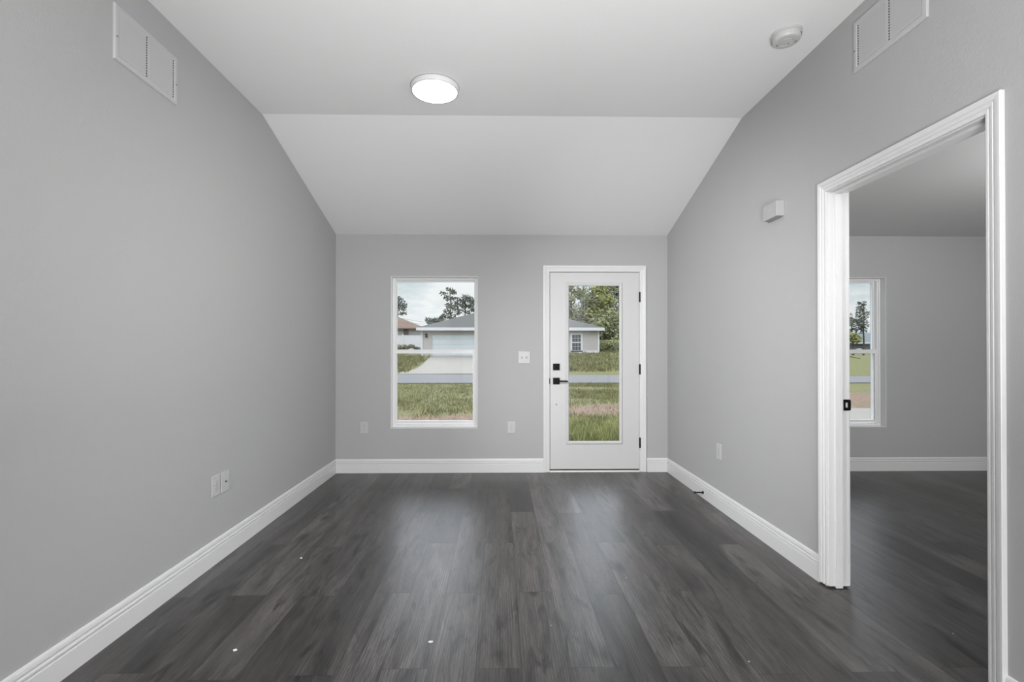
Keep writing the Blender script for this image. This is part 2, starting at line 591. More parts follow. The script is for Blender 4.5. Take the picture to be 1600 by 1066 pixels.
# front wall: window, entry door, bedroom window
W1 = (-1.108, -0.221, 0.452, 2.008)
W2 = (3.130, 4.017, 0.452, 2.008)
D1 = (0.512, 1.462, 0.0, 2.060)
def wall_grid(bm, xs, zs, holes, y0, y1):
    xs = sorted(set(xs)); zs = sorted(set(zs))
    def solid(i, k):
        if i < 0 or k < 0 or i >= len(xs) - 1 or k >= len(zs) - 1:
            return False
        cx = (xs[i] + xs[i + 1]) / 2; cz = (zs[k] + zs[k + 1]) / 2
        return not any(h[0] < cx < h[1] and h[2] < cz < h[3] for h in holes)
    V = {}
    def v(i, k, y):
        key = (i, k, y)
        if key not in V:
            V[key] = bm.verts.new((xs[i], y, zs[k]))
        return V[key]
    for i in range(len(xs) - 1):
        for k in range(len(zs) - 1):
            if not solid(i, k):
                continue
            for y in (y0, y1):
                bm.faces.new((v(i, k, y), v(i + 1, k, y), v(i + 1, k + 1, y), v(i, k + 1, y)))
            if not solid(i - 1, k):
                bm.faces.new((v(i, k, y0), v(i, k + 1, y0), v(i, k + 1, y1), v(i, k, y1)))
            if not solid(i + 1, k):
                bm.faces.new((v(i + 1, k, y0), v(i + 1, k + 1, y0), v(i + 1, k + 1, y1), v(i + 1, k, y1)))
            if not solid(i, k - 1):
                bm.faces.new((v(i, k, y0), v(i + 1, k, y0), v(i + 1, k, y1), v(i, k, y1)))
            if not solid(i, k + 1):
                bm.faces.new((v(i, k + 1, y0), v(i + 1, k + 1, y0), v(i + 1, k + 1, y1), v(i, k + 1, y1)))
bm = new()
wall_grid(bm, [XL - 0.2, XR + 0.05, BX + 0.2] + [W1[0], W1[1], W2[0], W2[1], D1[0], D1[1]],
          [-0.25, 0, EAVE + 0.1, W1[2], W1[3], D1[3]], [W1, W2, D1], YB, YB + WT)
wall('wall_back', bm, label='grey far wall holding the window and the white entry door')

bm = new()   # far end of the open room, with a wide opening added to let daylight in
wall_grid(bm, [XL - 0.2, XJ, -1.3, 1.3], [0, TOP + 0.1, 2.1], [(-1.3, 1.3, 0.0, 2.1)], YR - 0.15, YR)
wall('wall_rear', bm, label='wall behind the camera with a wide opening added to let daylight in')
bm = new()
box(bm, BX, BX + 0.2, BY - 0.11, YB, 0, EAVE + 0.1)
wall('wall_bedroom_side', bm, label='far side wall of the bedroom beyond the opening')
bm = new()
box(bm, XJ, BX, BY - 0.11, BY, 0, EAVE + 0.1)
wall('wall_bedroom_rear', bm, label='rear wall of the bedroom beyond the opening')

bm = new()
prism(bm, [(YR - 0.15, TOP), (YBRK, TOP), (YB, EAVE), (YB, EAVE + 0.35), (YBRK, TOP + 0.35), (YR - 0.15, TOP + 0.35)], 'x', XL - 0.2, XJ)
o = link('ceiling', bm, M['ceil'])
tag(o, 'pale vaulted ceiling that slopes down to the far wall', 'ceiling', kind='structure')
bm = new()
box(bm, XJ, BX + 0.2, BY - 0.11, YB, EAVE, EAVE + 0.25)
o = link('ceiling_bedroom', bm, M['ceil'])
tag(o, 'flat grey bedroom ceiling seen through the side opening', 'ceiling', kind='structure')

bm = new()
prism(bm, [(XL - 0.2, YR - 0.15), (XJ, YR - 0.15), (XJ, BY - 0.11), (BX + 0.2, BY - 0.11), (BX + 0.2, YB), (XL - 0.2, YB)], 'z', -0.2, 0.0)
o = link('floor', bm, M['floor'])
tag(o, 'dark grey wood plank vinyl floor running from room into bedroom', 'floor', kind='structure')

# ------------------------------------------------------------------ baseboards
BASE = [(0.0, 0.0), (0.013, 0.0), (0.013, 0.086), (0.0125, 0.088), (0.006, 0.0905), (0.006, 0.0945), (0.0115, 0.0965), (0.0125, 0.099), (0.0125, 0.106),
        (0.011, 0.1085), (0.0045, 0.111), (0.0045, 0.1155), (0.0105, 0.118), (0.011, 0.121), (0.009, 0.134), (0.006, 0.141), (0.0, 0.142)]
def baseboard(name, p0, p1, nrm, mitre0, mitre1, label):
    """run from p0 to p1 along a wall, profile leaning towards nrm; mitre: the end shortens with the profile depth"""
    bm = new()
    p0 = Vector((*p0, 0)); p1 = Vector((*p1, 0)); n = Vector((*nrm, 0))
    d = (p1 - p0).normalized()
    a = [bm.verts.new(p0 + n * w + d * (w if mitre0 else 0) + Vector((0, 0, z))) for w, z in BASE]
    b = [bm.verts.new(p1 + n * w - d * (w if mitre1 else 0) + Vector((0, 0, z))) for w, z in BASE]
    m = len(BASE)
    for i in range(m):
        j = (i + 1) % m
        bm.faces.new((a[i], a[j], b[j], b[i]))
    bm.faces.new(a[::-1]); bm.faces.new(b)
    o = link(name, bm, M['trim'])
    return tag(o, label, 'baseboard', kind='structure')
CW = 0.057       # casing width
baseboard('baseboard_left', (XL, YR), (XL, YB), (1, 0), False, True, 'white stepped baseboard along the left wall')
DC0, DC1 = 0.457, 1.518      # outer edges of the entry door casing
baseboard('baseboard_back', (XL, YB), (DC0, YB), (0, -1), True, False, 'white stepped baseboard under the far window')
baseboard('baseboard_corner', (DC1, YB), (XR, YB), (0, -1), False, True, 'short white baseboard between entry door and right corner')
baseboard('baseboard_right', (XR, YB), (XR, JY1 + 0.006 + CW), (-1, 0), True, False, 'white stepped baseboard along the right wall up to the opening')
baseboard('baseboard_near', (XR, JY0 - 0.006 - CW), (XR, YR), (-1, 0), False, False, 'white baseboard nearest camera, right of the opening')
baseboard('baseboard_bedroom', (XJ, YB), (BX, YB), (0, -1), True, True, 'white baseboard along the bedroom wall below its window')

# ------------------------------------------------------------------ side doorway: jamb, stop, casing, strike plate
CAS = [(0.0, 0.0), (0.0, 0.009), (0.004, 0.0105), (0.010, 0.0105), (0.012, 0.0085), (0.016, 0.0085), (0.019, 0.0125), (0.028, 0.014),
       (0.030, 0.0115), (0.033, 0.0115), (0.036, 0.0155), (0.048, 0.0175), (0.055, 0.0175), (0.057, 0.015), (0.057, 0.0)]
trim = empty('trim_1', (XR, (JY0 + JY1) / 2, 0))
tag(trim, 'white fluted door casing and jamb around the bedroom opening on the right', 'door frame', kind='structure')
def casing_x(name, xw, sgn, parent):
    """three-sided casing on the plane x=xw, leaning to sgn"""
    bm = new()
    a0, a1, zt = JY0 - 0.006, JY1 + 0.006, HEAD + 0.006
    rows = []
    for u, w in CAS:
        x = xw + sgn * w
        rows.append([bm.verts.new(p) for p in ((x, a0 - u, 0.012), (x, a0 - u, zt + u), (x, a1 + u, zt + u), (x, a1 + u, 0.012))])
    m = len(rows)
    for i in range(m):
        j = (i + 1) % m
        for k in range(3):
            bm.faces.new((rows[i][k], rows[i][k + 1], rows[j][k + 1], rows[j][k]))
    bm.faces.new([r[0] for r in rows]); bm.faces.new([r[3] for r in rows][::-1])
    o = link(name, bm, M['trim'], parent)
    o.matrix_parent_inverse = parent.matrix_basis.inverted()
    return o
def keep(o, parent):
    o.parent = parent
    o.matrix_parent_inverse = parent.matrix_basis.inverted()
    return o
casing_x('casing', XR, -1, trim)
casing_x('casing', XJ, 1, trim)
bm = new()
prism(bm, [(JY0 - J, 0.010), (JY0, 0.010), (JY0, HEAD), (JY1, HEAD), (JY1, 0.010), (JY1 + J, 0.010), (JY1 + J, HEAD + J), (JY0 - J, HEAD + J)], 'x', XR, XJ)
keep(link('jamb', bm, M['trim']), trim)
bm = new()
S = 0.011
prism(bm, [(JY0, 0.004), (JY0 + S, 0.004), (JY0 + S, HEAD - S), (JY1 - S, HEAD - S), (JY1 - S, 0.004), (JY1, 0.004), (JY1, HEAD), (JY0, HEAD)], 'x', XR + 0.030, XR + 0.064)
keep(link('door_stop', bm, M['trim']), trim)
# strike plate on the far jamb, lip curling round the bedroom edge
bm = new()
zc, hh = 0.962, 0.029
box(bm, XJ - 0.030, XJ - 0.020, JY1 - 0.003, JY1 + 0.0005, zc - hh, zc + hh)
box(bm, XJ - 0.020, XJ + 0.001, JY1 - 0.003, JY1 + 0.0005, zc - hh, zc - 0.013)
box(bm, XJ - 0.020, XJ + 0.001, JY1 - 0.003, JY1 + 0.0005, zc + 0.013, zc + hh)
box(bm, XJ - 0.008, XJ + 0.007, JY1 - 0.006, JY1 + 0.0005, zc - hh + 0.002, zc + hh - 0.002, 0.002)
o = keep(link('strike_plate', bm, M['black']), trim)
o['label'] = 'black metal strike plate'

# ------------------------------------------------------------------ windows
def window(name, W, label):
    x0, x1, z0, z1 = W
    root = empty(name, ((x0 + x1) / 2, YB, z0))
    tag(root, label, 'window', kind='structure')
    f0 = YB + 0.078
    bm = new()     # thin lining of the deep opening
    t = 0.006
    ring(bm, (x0 - 0.0, x1 + 0.0, z0 - 0.0, z1 + 0.0), (x0 + t, x1 - t, z0 + t, z1 - t), YB - 0.004, f0 + 0.002)
    keep(link('window_reveal', bm, M['trim']), root)
    bm = new()
    fw = 0.026
    ring(bm, (x0 + t, x1 - t, z0 + t, z1 - t), (x0 + t + fw, x1 - t - fw, z0 + t + fw - 0.004, z1 - t - fw + 0.006), f0, f0 + 0.085)
    ring(bm, (x0 + t, x1 - t, z0 + t, z1 - t), (x0 + t + 0.013, x1 - t - 0.013, z0 + t + 0.02, z1 - t - 0.012), f0 - 0.01, f0 + 0.002)
    keep(link('window_frame', bm, M['vinyl']), root)
    zm = z0 + 0.792    # middle of the meeting rails
    a0, a1 = x0 + t + fw, x1 - t - fw
    # lower sash, nearer the room
    bm = new()
    lo = (a0 - 0.010, a1 + 0.010, z0 + 0.034, zm + 0.014)
    li = (a0 + 0.012, a1 - 0.022, z0 + 0.066, zm - 0.027)
    ring(bm, lo, li, f0 + 0.006, f0 + 0.036)
    ring(bm, (li[0] - 0.008, li[1] + 0.008, li[2] - 0.008, li[3] + 0.008), (li[0], li[1], li[2], li[3]), f0 + 0.002, f0 + 0.008)
    s = keep(link('lower_sash', bm, M['vinyl']), root)
    bm = new()
    box(bm, li[0] - 0.004, li[1] + 0.004, f0 + 0.020, f0 + 0.023, li[2] - 0.004, li[3] + 0.004)
    o = link('window_pane', bm, M['glass']); o.parent = s
    for fx in (0.2, 0.78):
        bm = new()
        xx = lo[0] + (lo[1] - lo[0]) * fx
        box(bm, xx - 0.028, xx + 0.028, f0 + 0.008, f0 + 0.034, lo[3], lo[3] + 0.007, 0.003)
        box(bm, xx - 0.012, xx + 0.016, f0 + 0.010, f0 + 0.030, lo[3] + 0.006, lo[3] + 0.013, 0.003)
        o = link('sash_lock', bm, M['vinyl']); o.parent = s
    # upper sash, further out
    bm = new()
    uo = (a0 - 0.010, a1 + 0.010, zm - 0.022, z1 - 0.026)
    ui = (a0 + 0.006, a1 - 0.008, zm + 0.010, z1 - 0.040)
    ring(bm, uo, ui, f0 + 0.040, f0 + 0.068)
    s = keep(link('upper_sash', bm, M['vinyl']), root)
    bm = new()
    box(bm, ui[0] - 0.004, ui[1] + 0.004, f0 + 0.052, f0 + 0.055, ui[2] - 0.004, ui[3] + 0.004)
    o = link('window_pane', bm, M['glass']); o.parent = s
    return root
window('window_1', W1, 'white single hung window on the far wall, looking onto the garage across the road')
window('window_2', W2, 'white single hung bedroom window half hidden behind the opening frame')

# ------------------------------------------------------------------ entry door
dx0, dx1, dz0, dz1 = 0.522, 1.441, 0.030, 2.052
door = empty('door_1', ((dx0 + dx1) / 2, YB, 0))
tag(door, 'white entry door with a tall glass lite and black hardware', 'door', kind='structure')
bm = new()     # casing
a0, a1, zt = 0.515, 1.449, 2.060
rows = []
for u, w in [(0.0, 0.0), (0.0, 0.010), (0.008, 0.012), (0.012, 0.0105), (0.030, 0.0135), (0.034, 0.012), (0.040, 0.0155), (0.056, 0.017), (0.062, 0.015), (0.062, 0.0)]:
    y = YB - w
    rows.append([bm.verts.new(p) for p in ((a0 - u, y, 0.002), (a0 - u, y, zt + u), (a1 + u, y, zt + u), (a1 + u, y, 0.002))])
m_ = len(rows)
for i in range(m_):
    j = (i + 1) % m_
    for k in range(3):
        bm.faces.new((rows[i][k], rows[i][k + 1], rows[j][k + 1], rows[j][k]))
bm.faces.new([r[0] for r in rows]); bm.faces.new([r[3] for r in rows][::-1])
keep(link('casing', bm, M['trim']), door)
bm = new()     # jamb lining behind the slab
prism(bm, [(D1[0], 0), (D1[0] + 0.006, 0), (D1[0] + 0.006, D1[3] - 0.004), (D1[1] - 0.018, D1[3] - 0.004), (D1[1] - 0.018, 0), (D1[1], 0), (D1[1], D1[3]), (D1[0], D1[3])], 'y', YB + 0.001, YB + WT)
keep(link('jamb', bm, M['trim']), door)
bm = new()
prism(bm, [(D1[0] + 0.006, 0.02), (D1[0] + 0.03, 0.02), (D1[0] + 0.03, D1[3] - 0.03), (D1[1] - 0.04, D1[3] - 0.03), (D1[1] - 0.04, 0.02), (D1[1] - 0.018, 0.02), (D1[1] - 0.018, D1[3] - 0.004), (D1[0] + 0.006, D1[3] - 0.004)], 'y', YB + 0.052, YB + 0.066)
o = keep(link('weatherstrip', bm, M['dark']), door)
bm = new()
box(bm, D1[0] + 0.006, D1[1] - 0.018, YB - 0.012, YB + WT + 0.03, 0.0, 0.016, 0.003)
keep(link('threshold', bm, M['alu']), door)
G = (0.716, 1.236, 0.318, 1.914)          # clear glass
bm = new()
ring(bm, (dx0, dx1, dz0, dz1), (G[0] - 0.012, G[1] + 0.012, G[2] - 0.012, G[3] + 0.012), YB + 0.004, YB + 0.048)
slab = keep(link('door_slab', bm, M['door']), door)
bm = new()
box(bm, dx0 + 0.002, dx1 - 0.002, YB + 0.012, YB + 0.046, 0.0175, dz0 + 0.001)
o = link('door_sweep', bm, M['dark']); o.parent = slab
bm = new()     # moulded frame round the glass
prof = [(0.0, -0.004), (0.0, 0.004), (0.008, 0.012), (0.022, 0.013), (0.030, 0.008), (0.034, 0.0), (0.034, -0.004)]
rows = []
for u, w in prof:
    y = YB + 0.004 - w
    e = 0.012 if u > 0.02 else 0.0
    rows.append([bm.verts.new(p) for p in ((G[0] - u, y, G[2] - u - 0.001), (G[0] - u, y, G[3] + u), (G[1] + u, y, G[3] + u), (G[1] + u, y, G[2] - u - 0.001))])
m_ = len(rows)
for i in range(m_):
    j = (i + 1) % m_
    for k in range(4):
        l = (k + 1) % 4
        bm.faces.new((rows[i][k], rows[i][l], rows[j][l], rows[j][k]))
o = link('glass_frame', bm, M['door']); o.parent = slab
bm = new()
box(bm, G[0] - 0.008, G[1] + 0.008, YB + 0.022, YB + 0.028, G[2] - 0.008, G[3] + 0.008)
o = link('door_glass', bm, M['glass']); o.parent = slab
# hardware
hx = 0.586
bm = new()
box(bm, hx - 0.034, hx + 0.034, YB - 0.010, YB + 0.005, 1.046, 1.113, 0.003)
box(bm, hx - 0.008, hx + 0.008, YB - 0.026, YB - 0.009, 1.058, 1.100, 0.003)
o = link('deadbolt', bm, M['black']); o.parent = slab; o['label'] = 'black square deadbolt'
bm = new()
box(bm, hx - 0.034, hx + 0.034, YB - 0.010, YB + 0.005, 0.901, 0.969, 0.003)
lev = link('rosette', bm, M['black']); lev.parent = slab; lev['label'] = 'black square lever plate'
bm = new()
tube(bm, [(hx, YB - 0.008, 0.936), (hx, YB - 0.055, 0.936)], 0.010, 12)
box(bm, hx - 0.012, hx + 0.112, YB - 0.062, YB - 0.050, 0.929, 0.943, 0.003)
o = link('lever', bm, M['black']); o.parent = lev; o['label'] = 'black lever handle'
bm = new()
tube(bm, [(hx + 0.001, YB + 0.006, 0.693), (hx + 0.001, YB + 0.001, 0.693)], 0.006, 12)
o = link('screw_hole', bm, M['dark']); o.parent = slab; o['label'] = 'small dark hole'
bm = new()
box(bm, 0.512, 0.5215, YB - 0.0125, YB + 0.002, 0.905, 0.963, 0.002)
o = keep(link('strike_plate', bm, M['black']), door); o['label'] = 'black strike plate'
for hz in (1.798, 1.055, 0.300):
    bm = new()
    tube(bm, [(1.4455, YB - 0.010, hz - 0.052), (1.4455, YB - 0.010, hz + 0.052)], 0.008, 10)
    box(bm, 1.4425, 1.448, YB - 0.012, YB + 0.001, hz - 0.050, hz + 0.050)
    o = keep(link('hinge', bm, M['black']), door); o['label'] = 'black hinge'

# ------------------------------------------------------------------ flush ceiling lamp
lx, ly = -0.407, 3.012
lamp = empty('ceiling_light', (lx, ly, TOP))
tag(lamp, 'round white flush ceiling light, lit, on the vaulted ceiling', 'ceiling light')
bm = new()
lathe(bm, [(0.0, TOP), (0.150, TOP), (0.151, TOP - 0.004), (0.150, TOP - 0.026), (0.147, TOP - 0.030), (0.142, TOP - 0.030), (0.141, TOP - 0.027), (0.0, TOP - 0.026)], lx, ly, 72)
keep(link('lamp_rim', bm, M['rim'], smooth=False), lamp)
bm = new()
lathe(bm, [(0.1412, TOP - 0.026), (0.1412, TOP - 0.0306), (0.1462, TOP - 0.0306), (0.1462, TOP - 0.028)], lx, ly, 72)
keep(link('shade_ring', bm, M['shade_ring']), lamp)  # grey ring painted as the shaded gap between diffuser and rim
bm = new()
lathe(bm, [(0.1505, TOP - 0.0002), (0.1535, TOP - 0.0002), (0.1535, TOP - 0.003), (0.1505, TOP - 0.003)], lx, ly, 72)
keep(link('ceiling_shade_ring', bm, M['shade_ring']), lamp)  # grey ring painted as the shadow gap between lamp and ceiling
bm = new()
lathe(bm, [(0.1405, TOP - 0.0275), (0.1405, TOP - 0.029), (0.12, TOP - 0.031), (0.06, TOP - 0.0325), (0.0, TOP - 0.033)], lx, ly, 72)
o = keep(link('diffuser', bm, M['led'], smooth=True), lamp); o['label'] = 'glowing white diffuser'

# ------------------------------------------------------------------ smoke detector
sx_, sy_ = 1.507, 2.470
sdt = empty('smoke_detector', (sx_, sy_, TOP))
tag(sdt, 'round white smoke detector on the ceiling near the right wall', 'smoke detector')
bm = new()
lathe(bm, [(0.0, TOP), (0.074, TOP), (0.074, TOP - 0.010), (0.070, TOP - 0.012), (0.070, TOP - 0.015), (0.0, TOP - 0.015)], sx_, sy_, 56)
keep(link('mounting_base', bm, M['detector']), sdt)
bm = new()
lathe(bm, [(0.068, TOP - 0.014), (0.0695, TOP - 0.018), (0.067, TOP - 0.034), (0.061, TOP - 0.042), (0.050, TOP - 0.045), (0.034, TOP - 0.0455), (0.033, TOP - 0.043), (0.030, TOP - 0.043), (0.029, TOP - 0.046), (0.0, TOP - 0.0465)], sx_, sy_, 56)
cov = keep(link('cover', bm, M['detector'], smooth=False), sdt)
def sslot(ang, r, ln, w):
    bm = new()
    box(bm, -ln / 2, ln / 2, -w / 2, w / 2, -0.001, 0.002)
    for v in bm.verts:
        x, y = v.co.x, v.co.y
        c, s = math.cos(ang + PI / 2), math.sin(ang + PI / 2)
        v.co.x, v.co.y = sx_ + r * math.cos(ang) + x * c - y * s, sy_ + r * math.sin(ang) + x * s + y * c
        v.co.z += TOP - 0.0465 + (0.0015 if r > 0.03 else 0.0)
    o = link('vent_slot', bm, M['slot']); o.parent = cov
sslot(-0.2, 0.044, 0.016, 0.006)
sslot(2.4, 0.044, 0.016, 0.006)
sslot(0.6, 0.021, 0.008, 0.006)
bm = new()
for k in range(5):
    a = math.radians(-50 + 9 * k)
    tube(bm, [(sx_ + 0.066 * math.cos(a), sy_ + 0.066 * math.sin(a), TOP - 0.024), (sx_ + 0.0700 * math.cos(a), sy_ + 0.0700 * math.sin(a), TOP - 0.024)], 0.0035, 8)
o = link('side_vent', bm, M['dark']); o.parent = cov

# ------------------------------------------------------------------ return air grilles
def grille(xw, sgn, y0, y1, z0, z1, label):
    root = empty('air_return_grille', (xw, (y0 + y1) / 2, z0))
    tag(root, label, 'vent', 'air return grilles high on the two side walls')
    def flip(bm):
        for v in bm.verts:     # built with x = distance from wall
            v.co.x = xw + sgn * v.co.x
    F = 0.026
    ym = (y0 + y1) / 2
    bm = new()
    def rr(y, z, x): return bm.verts.new((x, y, z))
    prof = [(0.0, 0.0), (0.0, 0.004), (0.004, 0.009), (F - 0.006, 0.010), (F, 0.007), (F, 0.0)]
    rows = [[rr(y0 + u, z0 + u, w), rr(y1 - u, z0 + u, w), rr(y1 - u, z1 - u, w), rr(y0 + u, z1 - u, w)] for u, w in prof]
    for i in range(len(rows)):
        j = (i + 1) % len(rows)
        for k in range(4):
            l = (k + 1) % 4
            bm.faces.new((rows[i][k], rows[i][l], rows[j][l], rows[j][k]))
    box(bm, 0.0, 0.008, ym - 0.008, ym + 0.008, z0 + F - 0.002, z1 - F + 0.002)
    flip(bm)
    keep(link('grille_frame', bm, M['vent']), root)
    bm = new()
    box(bm, 0.0004, 0.001, y0 + F - 0.002, y1 - F + 0.002, z0 + F - 0.002, z1 - F + 0.002)
    flip(bm)
    keep(link('shade_backing', bm, M['dark']), root)  # dark sheet stands in for the shaded space behind the louvres
    n = 16
    zz0, zz1 = z0 + F, z1 - F
    pitch = (zz1 - zz0) / n
    for (p0, p1) in ((y0 + F, ym - 0.008), (ym + 0.008, y1 - F)):
        bm = new()
        for k in range(n):
            zb = zz0 + pitch * k
            vs_ = [(0.0075, zb + pitch * 1.0), (0.0088, zb + pitch * 1.0), (0.0034, zb + pitch * 0.12), (0.0020, zb + pitch * 0.12)]
            prism_pts = [(x, z) for x, z in vs_]
            a = [bm.verts.new((x, p0, z)) for x, z in prism_pts]
            b = [bm.verts.new((x, p1 - 0.008, z)) for x, z in prism_pts]
            for i in range(4):
                j = (i + 1) % 4
                bm.faces.new((a[i], a[j], b[j], b[i]))
            bm.faces.new(a[::-1]); bm.faces.new(b)
            box(bm, 0.001, 0.0070, p1 - 0.008, p1, zb, zb + pitch)
        flip(bm)
        lp = keep(link('louvre_panel', bm, M['vent']), root)
        bm = new()
        for k in range(n):
            zb = zz0 + pitch * k
            box(bm, 0.0070, 0.0074, p1 - 0.0078, p1 - 0.0012, zb + pitch * 0.22, zb + pitch * 0.78)
        flip(bm)
        o = link('end_shade_plate', bm, M['dark']); o.parent = lp  # dark plates painted as the shaded holes at the louvre ends
    for yy in (y0 + 0.012, y1 - 0.012):
        bm = new()
        tube(bm, [(0.009, yy, (z0 + z1) / 2 - 0.02), (0.0118, yy, (z0 + z1) / 2 - 0.02)], 0.004, 10)
        flip(bm)
        keep(link('screw', bm, M['slot']), root)
    return root
grille(XL, 1, 2.077, 2.480, 2.511, 2.757, 'rectangular louvred air return grille high on the left wall')
grille(XR, -1, 1.890, 2.292, 2.598, 2.846, 'louvred air return grille cut off by the top edge, above right opening')

# ------------------------------------------------------------------ door chime box on the right wall
bm = new()
box(bm, XR - 0.050, XR, 2.868, 3.018, 2.070, 2.164, 0.003)
o = link('door_chime', bm, M['wall'])
tag(o, 'small pale box of a door chime fixed high on right wall', 'door chime')

# ------------------------------------------------------------------ wall plates
def plate(kind, cx, cz, face, along, label, group=None, w=0.082, h=0.124):
    """face: 'y' (on far wall) 'l' or 'r'; along: coordinate along the wall"""
    name = {'outlet': 'electrical_outlet', 'coax': 'cable_wall_plate', 'switch': 'light_switch'}[kind]
    loc = {'y': (along, YB, cz), 'l': (XL, along, cz), 'r': (XR, along, cz)}[face]
    rz = {'y': 0, 'l': PI / 2, 'r': -PI / 2}[face]
    root = empty(name, loc)
    root.rotation_euler = (0, 0, rz)
    tag(root, label, {'outlet': 'outlet', 'coax': 'wall plate', 'switch': 'light switch'}[kind], group)
    bm = new()                                  # local: x along, -y out of the wall, z up
    box(bm, -w / 2, w / 2, -0.0065, 0, -h / 2, h / 2, 0.003)
    link('cover_plate', bm, M['plate'], root)
    if kind == 'outlet':
        for s in (1, -1):
            bm = new()
            pts = []
            for i in range(24):
                a = 2 * PI * i / 24
                pts.append((0.0165 * math.cos(a) if abs(math.cos(a)) < 0.85 else math.copysign(0.0145, math.cos(a)), s * 0.0195 + max(-0.0135, min(0.0135, 0.0165 * math.sin(a)))))
            prism(bm, pts, 'y', -0.0085, -0.004)
            r = link('receptacle', bm, M['plate'], root)
            for sx in (-0.0065, 0.0065):
                bm = new()
                box(bm, sx - 0.0014, sx + 0.0014, -0.0089, -0.008, s * 0.0195 + 0.0005, s * 0.0195 + 0.0095)
                link('slot', bm, M['slot'], r)
            bm = new()
            tube(bm, [(0, -0.0089, s * 0.0195 - 0.006), (0, -0.008, s * 0.0195 - 0.006)], 0.0026, 10)
            link('slot', bm, M['slot'], r)
        bm = new()
        tube(bm, [(0, -0.0078, 0), (0, -0.005, 0)], 0.0032, 12)
        link('screw', bm, M['slot'], root)
    elif kind == 'coax':
        bm = new()
        tube(bm, [(0, -0.014, 0.0), (0, -0.004, 0.0)], 0.0048, 12)
        o = link('cable_socket', bm, M['dark'], root); o['label'] = 'dark round cable socket'
        for s in (1, -1):
            bm = new()
            tube(bm, [(0, -0.0075, s * 0.045), (0, -0.005, s * 0.045)], 0.003, 12)
            link('screw', bm, M['plate'], root)
    else:
        for sx in (-0.023, 0.023):
            bm = new()
            box(bm, sx - 0.0052, sx + 0.0052, -0.0072, -0.005, -0.0125, 0.0125)
            t = link('toggle_slot', bm, M['slot'], root)
            bm = new()
            box(bm, sx - 0.0042, sx + 0.0042, -0.018, -0.006, -0.001, 0.010, 0.0015)
            link('toggle', bm, M['plate'], root)
            for s in (1, -1):
                bm = new()
                tube(bm, [(sx, -0.0075, s * 0.030), (sx, -0.005, s * 0.030)], 0.003, 12)
                link('screw', bm, M['plate'], root)
    return root
GO = 'duplex power outlets low on the walls'
plate('outlet', 0, 0.455, 'l', 2.832, 'duplex outlet low on left wall, nearer of the plate pair', GO)
plate('coax', 0, 0.455, 'l', 2.926, 'cable plate with one dark hole, beside the left wall outlet')
plate('outlet', 0, 0.462, 'y', -1.377, 'duplex outlet low on the far wall, left of the window', GO)
plate('outlet', 0, 0.462, 'y', 0.125, 'duplex outlet low on far wall between window and entry door', GO)
plate('outlet', 0, 0.452, 'r', 3.735, 'duplex outlet low on the right wall past the opening', GO)
plate('switch', 0, 1.178, 'y', 0.256, 'double toggle light switch on the far wall beside the entry door', w=0.122, h=0.124)

# ------------------------------------------------------------------ door stop peg on the right baseboard
dsy = 4.005
xb = XR - 0.012
ds = empty('door_bumper', (xb, dsy, 0.05))
tag(ds, 'black rigid door stop peg sticking out of right baseboard', 'door stop')
bm = new()
tube(bm, [(xb + 0.001, dsy, 0.05), (xb - 0.004, dsy, 0.05), (xb - 0.006, dsy, 0.05)], [0.013, 0.013, 0.008], 16)
tube(bm, [(xb - 0.004, dsy, 0.05), (xb - 0.066, dsy, 0.05)], 0.0055, 12)
keep(link('rod', bm, M['black']), ds)
bm = new()
tube(bm, [(xb - 0.064, dsy, 0.05), (xb - 0.066, dsy, 0.05), (xb - 0.078, dsy, 0.05), (xb - 0.080, dsy, 0.05)], [0.006, 0.009, 0.009, 0.006], 14)
keep(link('rubber_tip', bm, M['rubber']), ds)

# ------------------------------------------------------------------ bits of debris on the floor
def chip(x, y, a, ln, w, label):
    bm = new()
    pts = []
    for i in range(9):
        t = 2 * PI * i / 9
        r = 1 + 0.25 * math.sin(3.1 * i + x * 9)
        px, py = ln / 2 * math.cos(t) * r, w / 2 * math.sin(t) * r
        pts.append((x + px * math.cos(a) - py * math.sin(a), y + px * math.sin(a) + py * math.cos(a)))
    prism(bm, pts, 'z', 0.0, 0.004)
    o = link('plaster_chip', bm, M['chip'])
    tag(o, label, 'debris', 'white chips of plaster lying on the floor')
chip(-0.293, 2.053, 0.05, 0.021, 0.008, 'long white chip of plaster on the floor nearest the camera')
chip(-1.100, 2.010, 0.4, 0.015, 0.011, 'pale plaster crumb on floor towards the lower left corner')
chip(-1.190, 2.890, 0.8, 0.012, 0.010, 'white plaster crumb on the floor near left baseboard')

bm = new()
pts = [(0.44, 4.715), (0.50, 4.70), (0.545, 4.66), (0.555, 4.61), (0.52, 4.575), (0.46, 4.585), (0.40, 4.60), (0.33, 4.62)]
pts2 = [(0.42, 4.47), (0.34, 4.462), (0.26, 4.468), (0.18, 4.49), (0.10, 4.53), (0.03, 4.56), (0.012, 4.60), (0.015, 4.65)]
for pp, hw in ((pts, 0.004), (pts2, 0.0025)):
    prev = None
    for i, (x, y) in enumerate(pp):
        x2, y2 = pp[min(i + 1, len(pp) - 1)]
        x1, y1 = pp[max(i - 1, 0)]
        d = Vector((x2 - x1, y2 - y1)).normalized()
        w = hw * (0.4 + 0.6 * math.sin(PI * i / (len(pp) - 1)))
        a, b = bm.verts.new((x - d.y * w, y + d.x * w, 0.0006)), bm.verts.new((x + d.y * w, y - d.x * w, 0.0006))
        if prev:
            bm.faces.new((prev[0], prev[1], b, a))
        prev = (a, b)
o = link('scuff_mark', bm, M['scuff'], bpy.data.objects['floor'])
o['label'] = 'pale curved scuff'

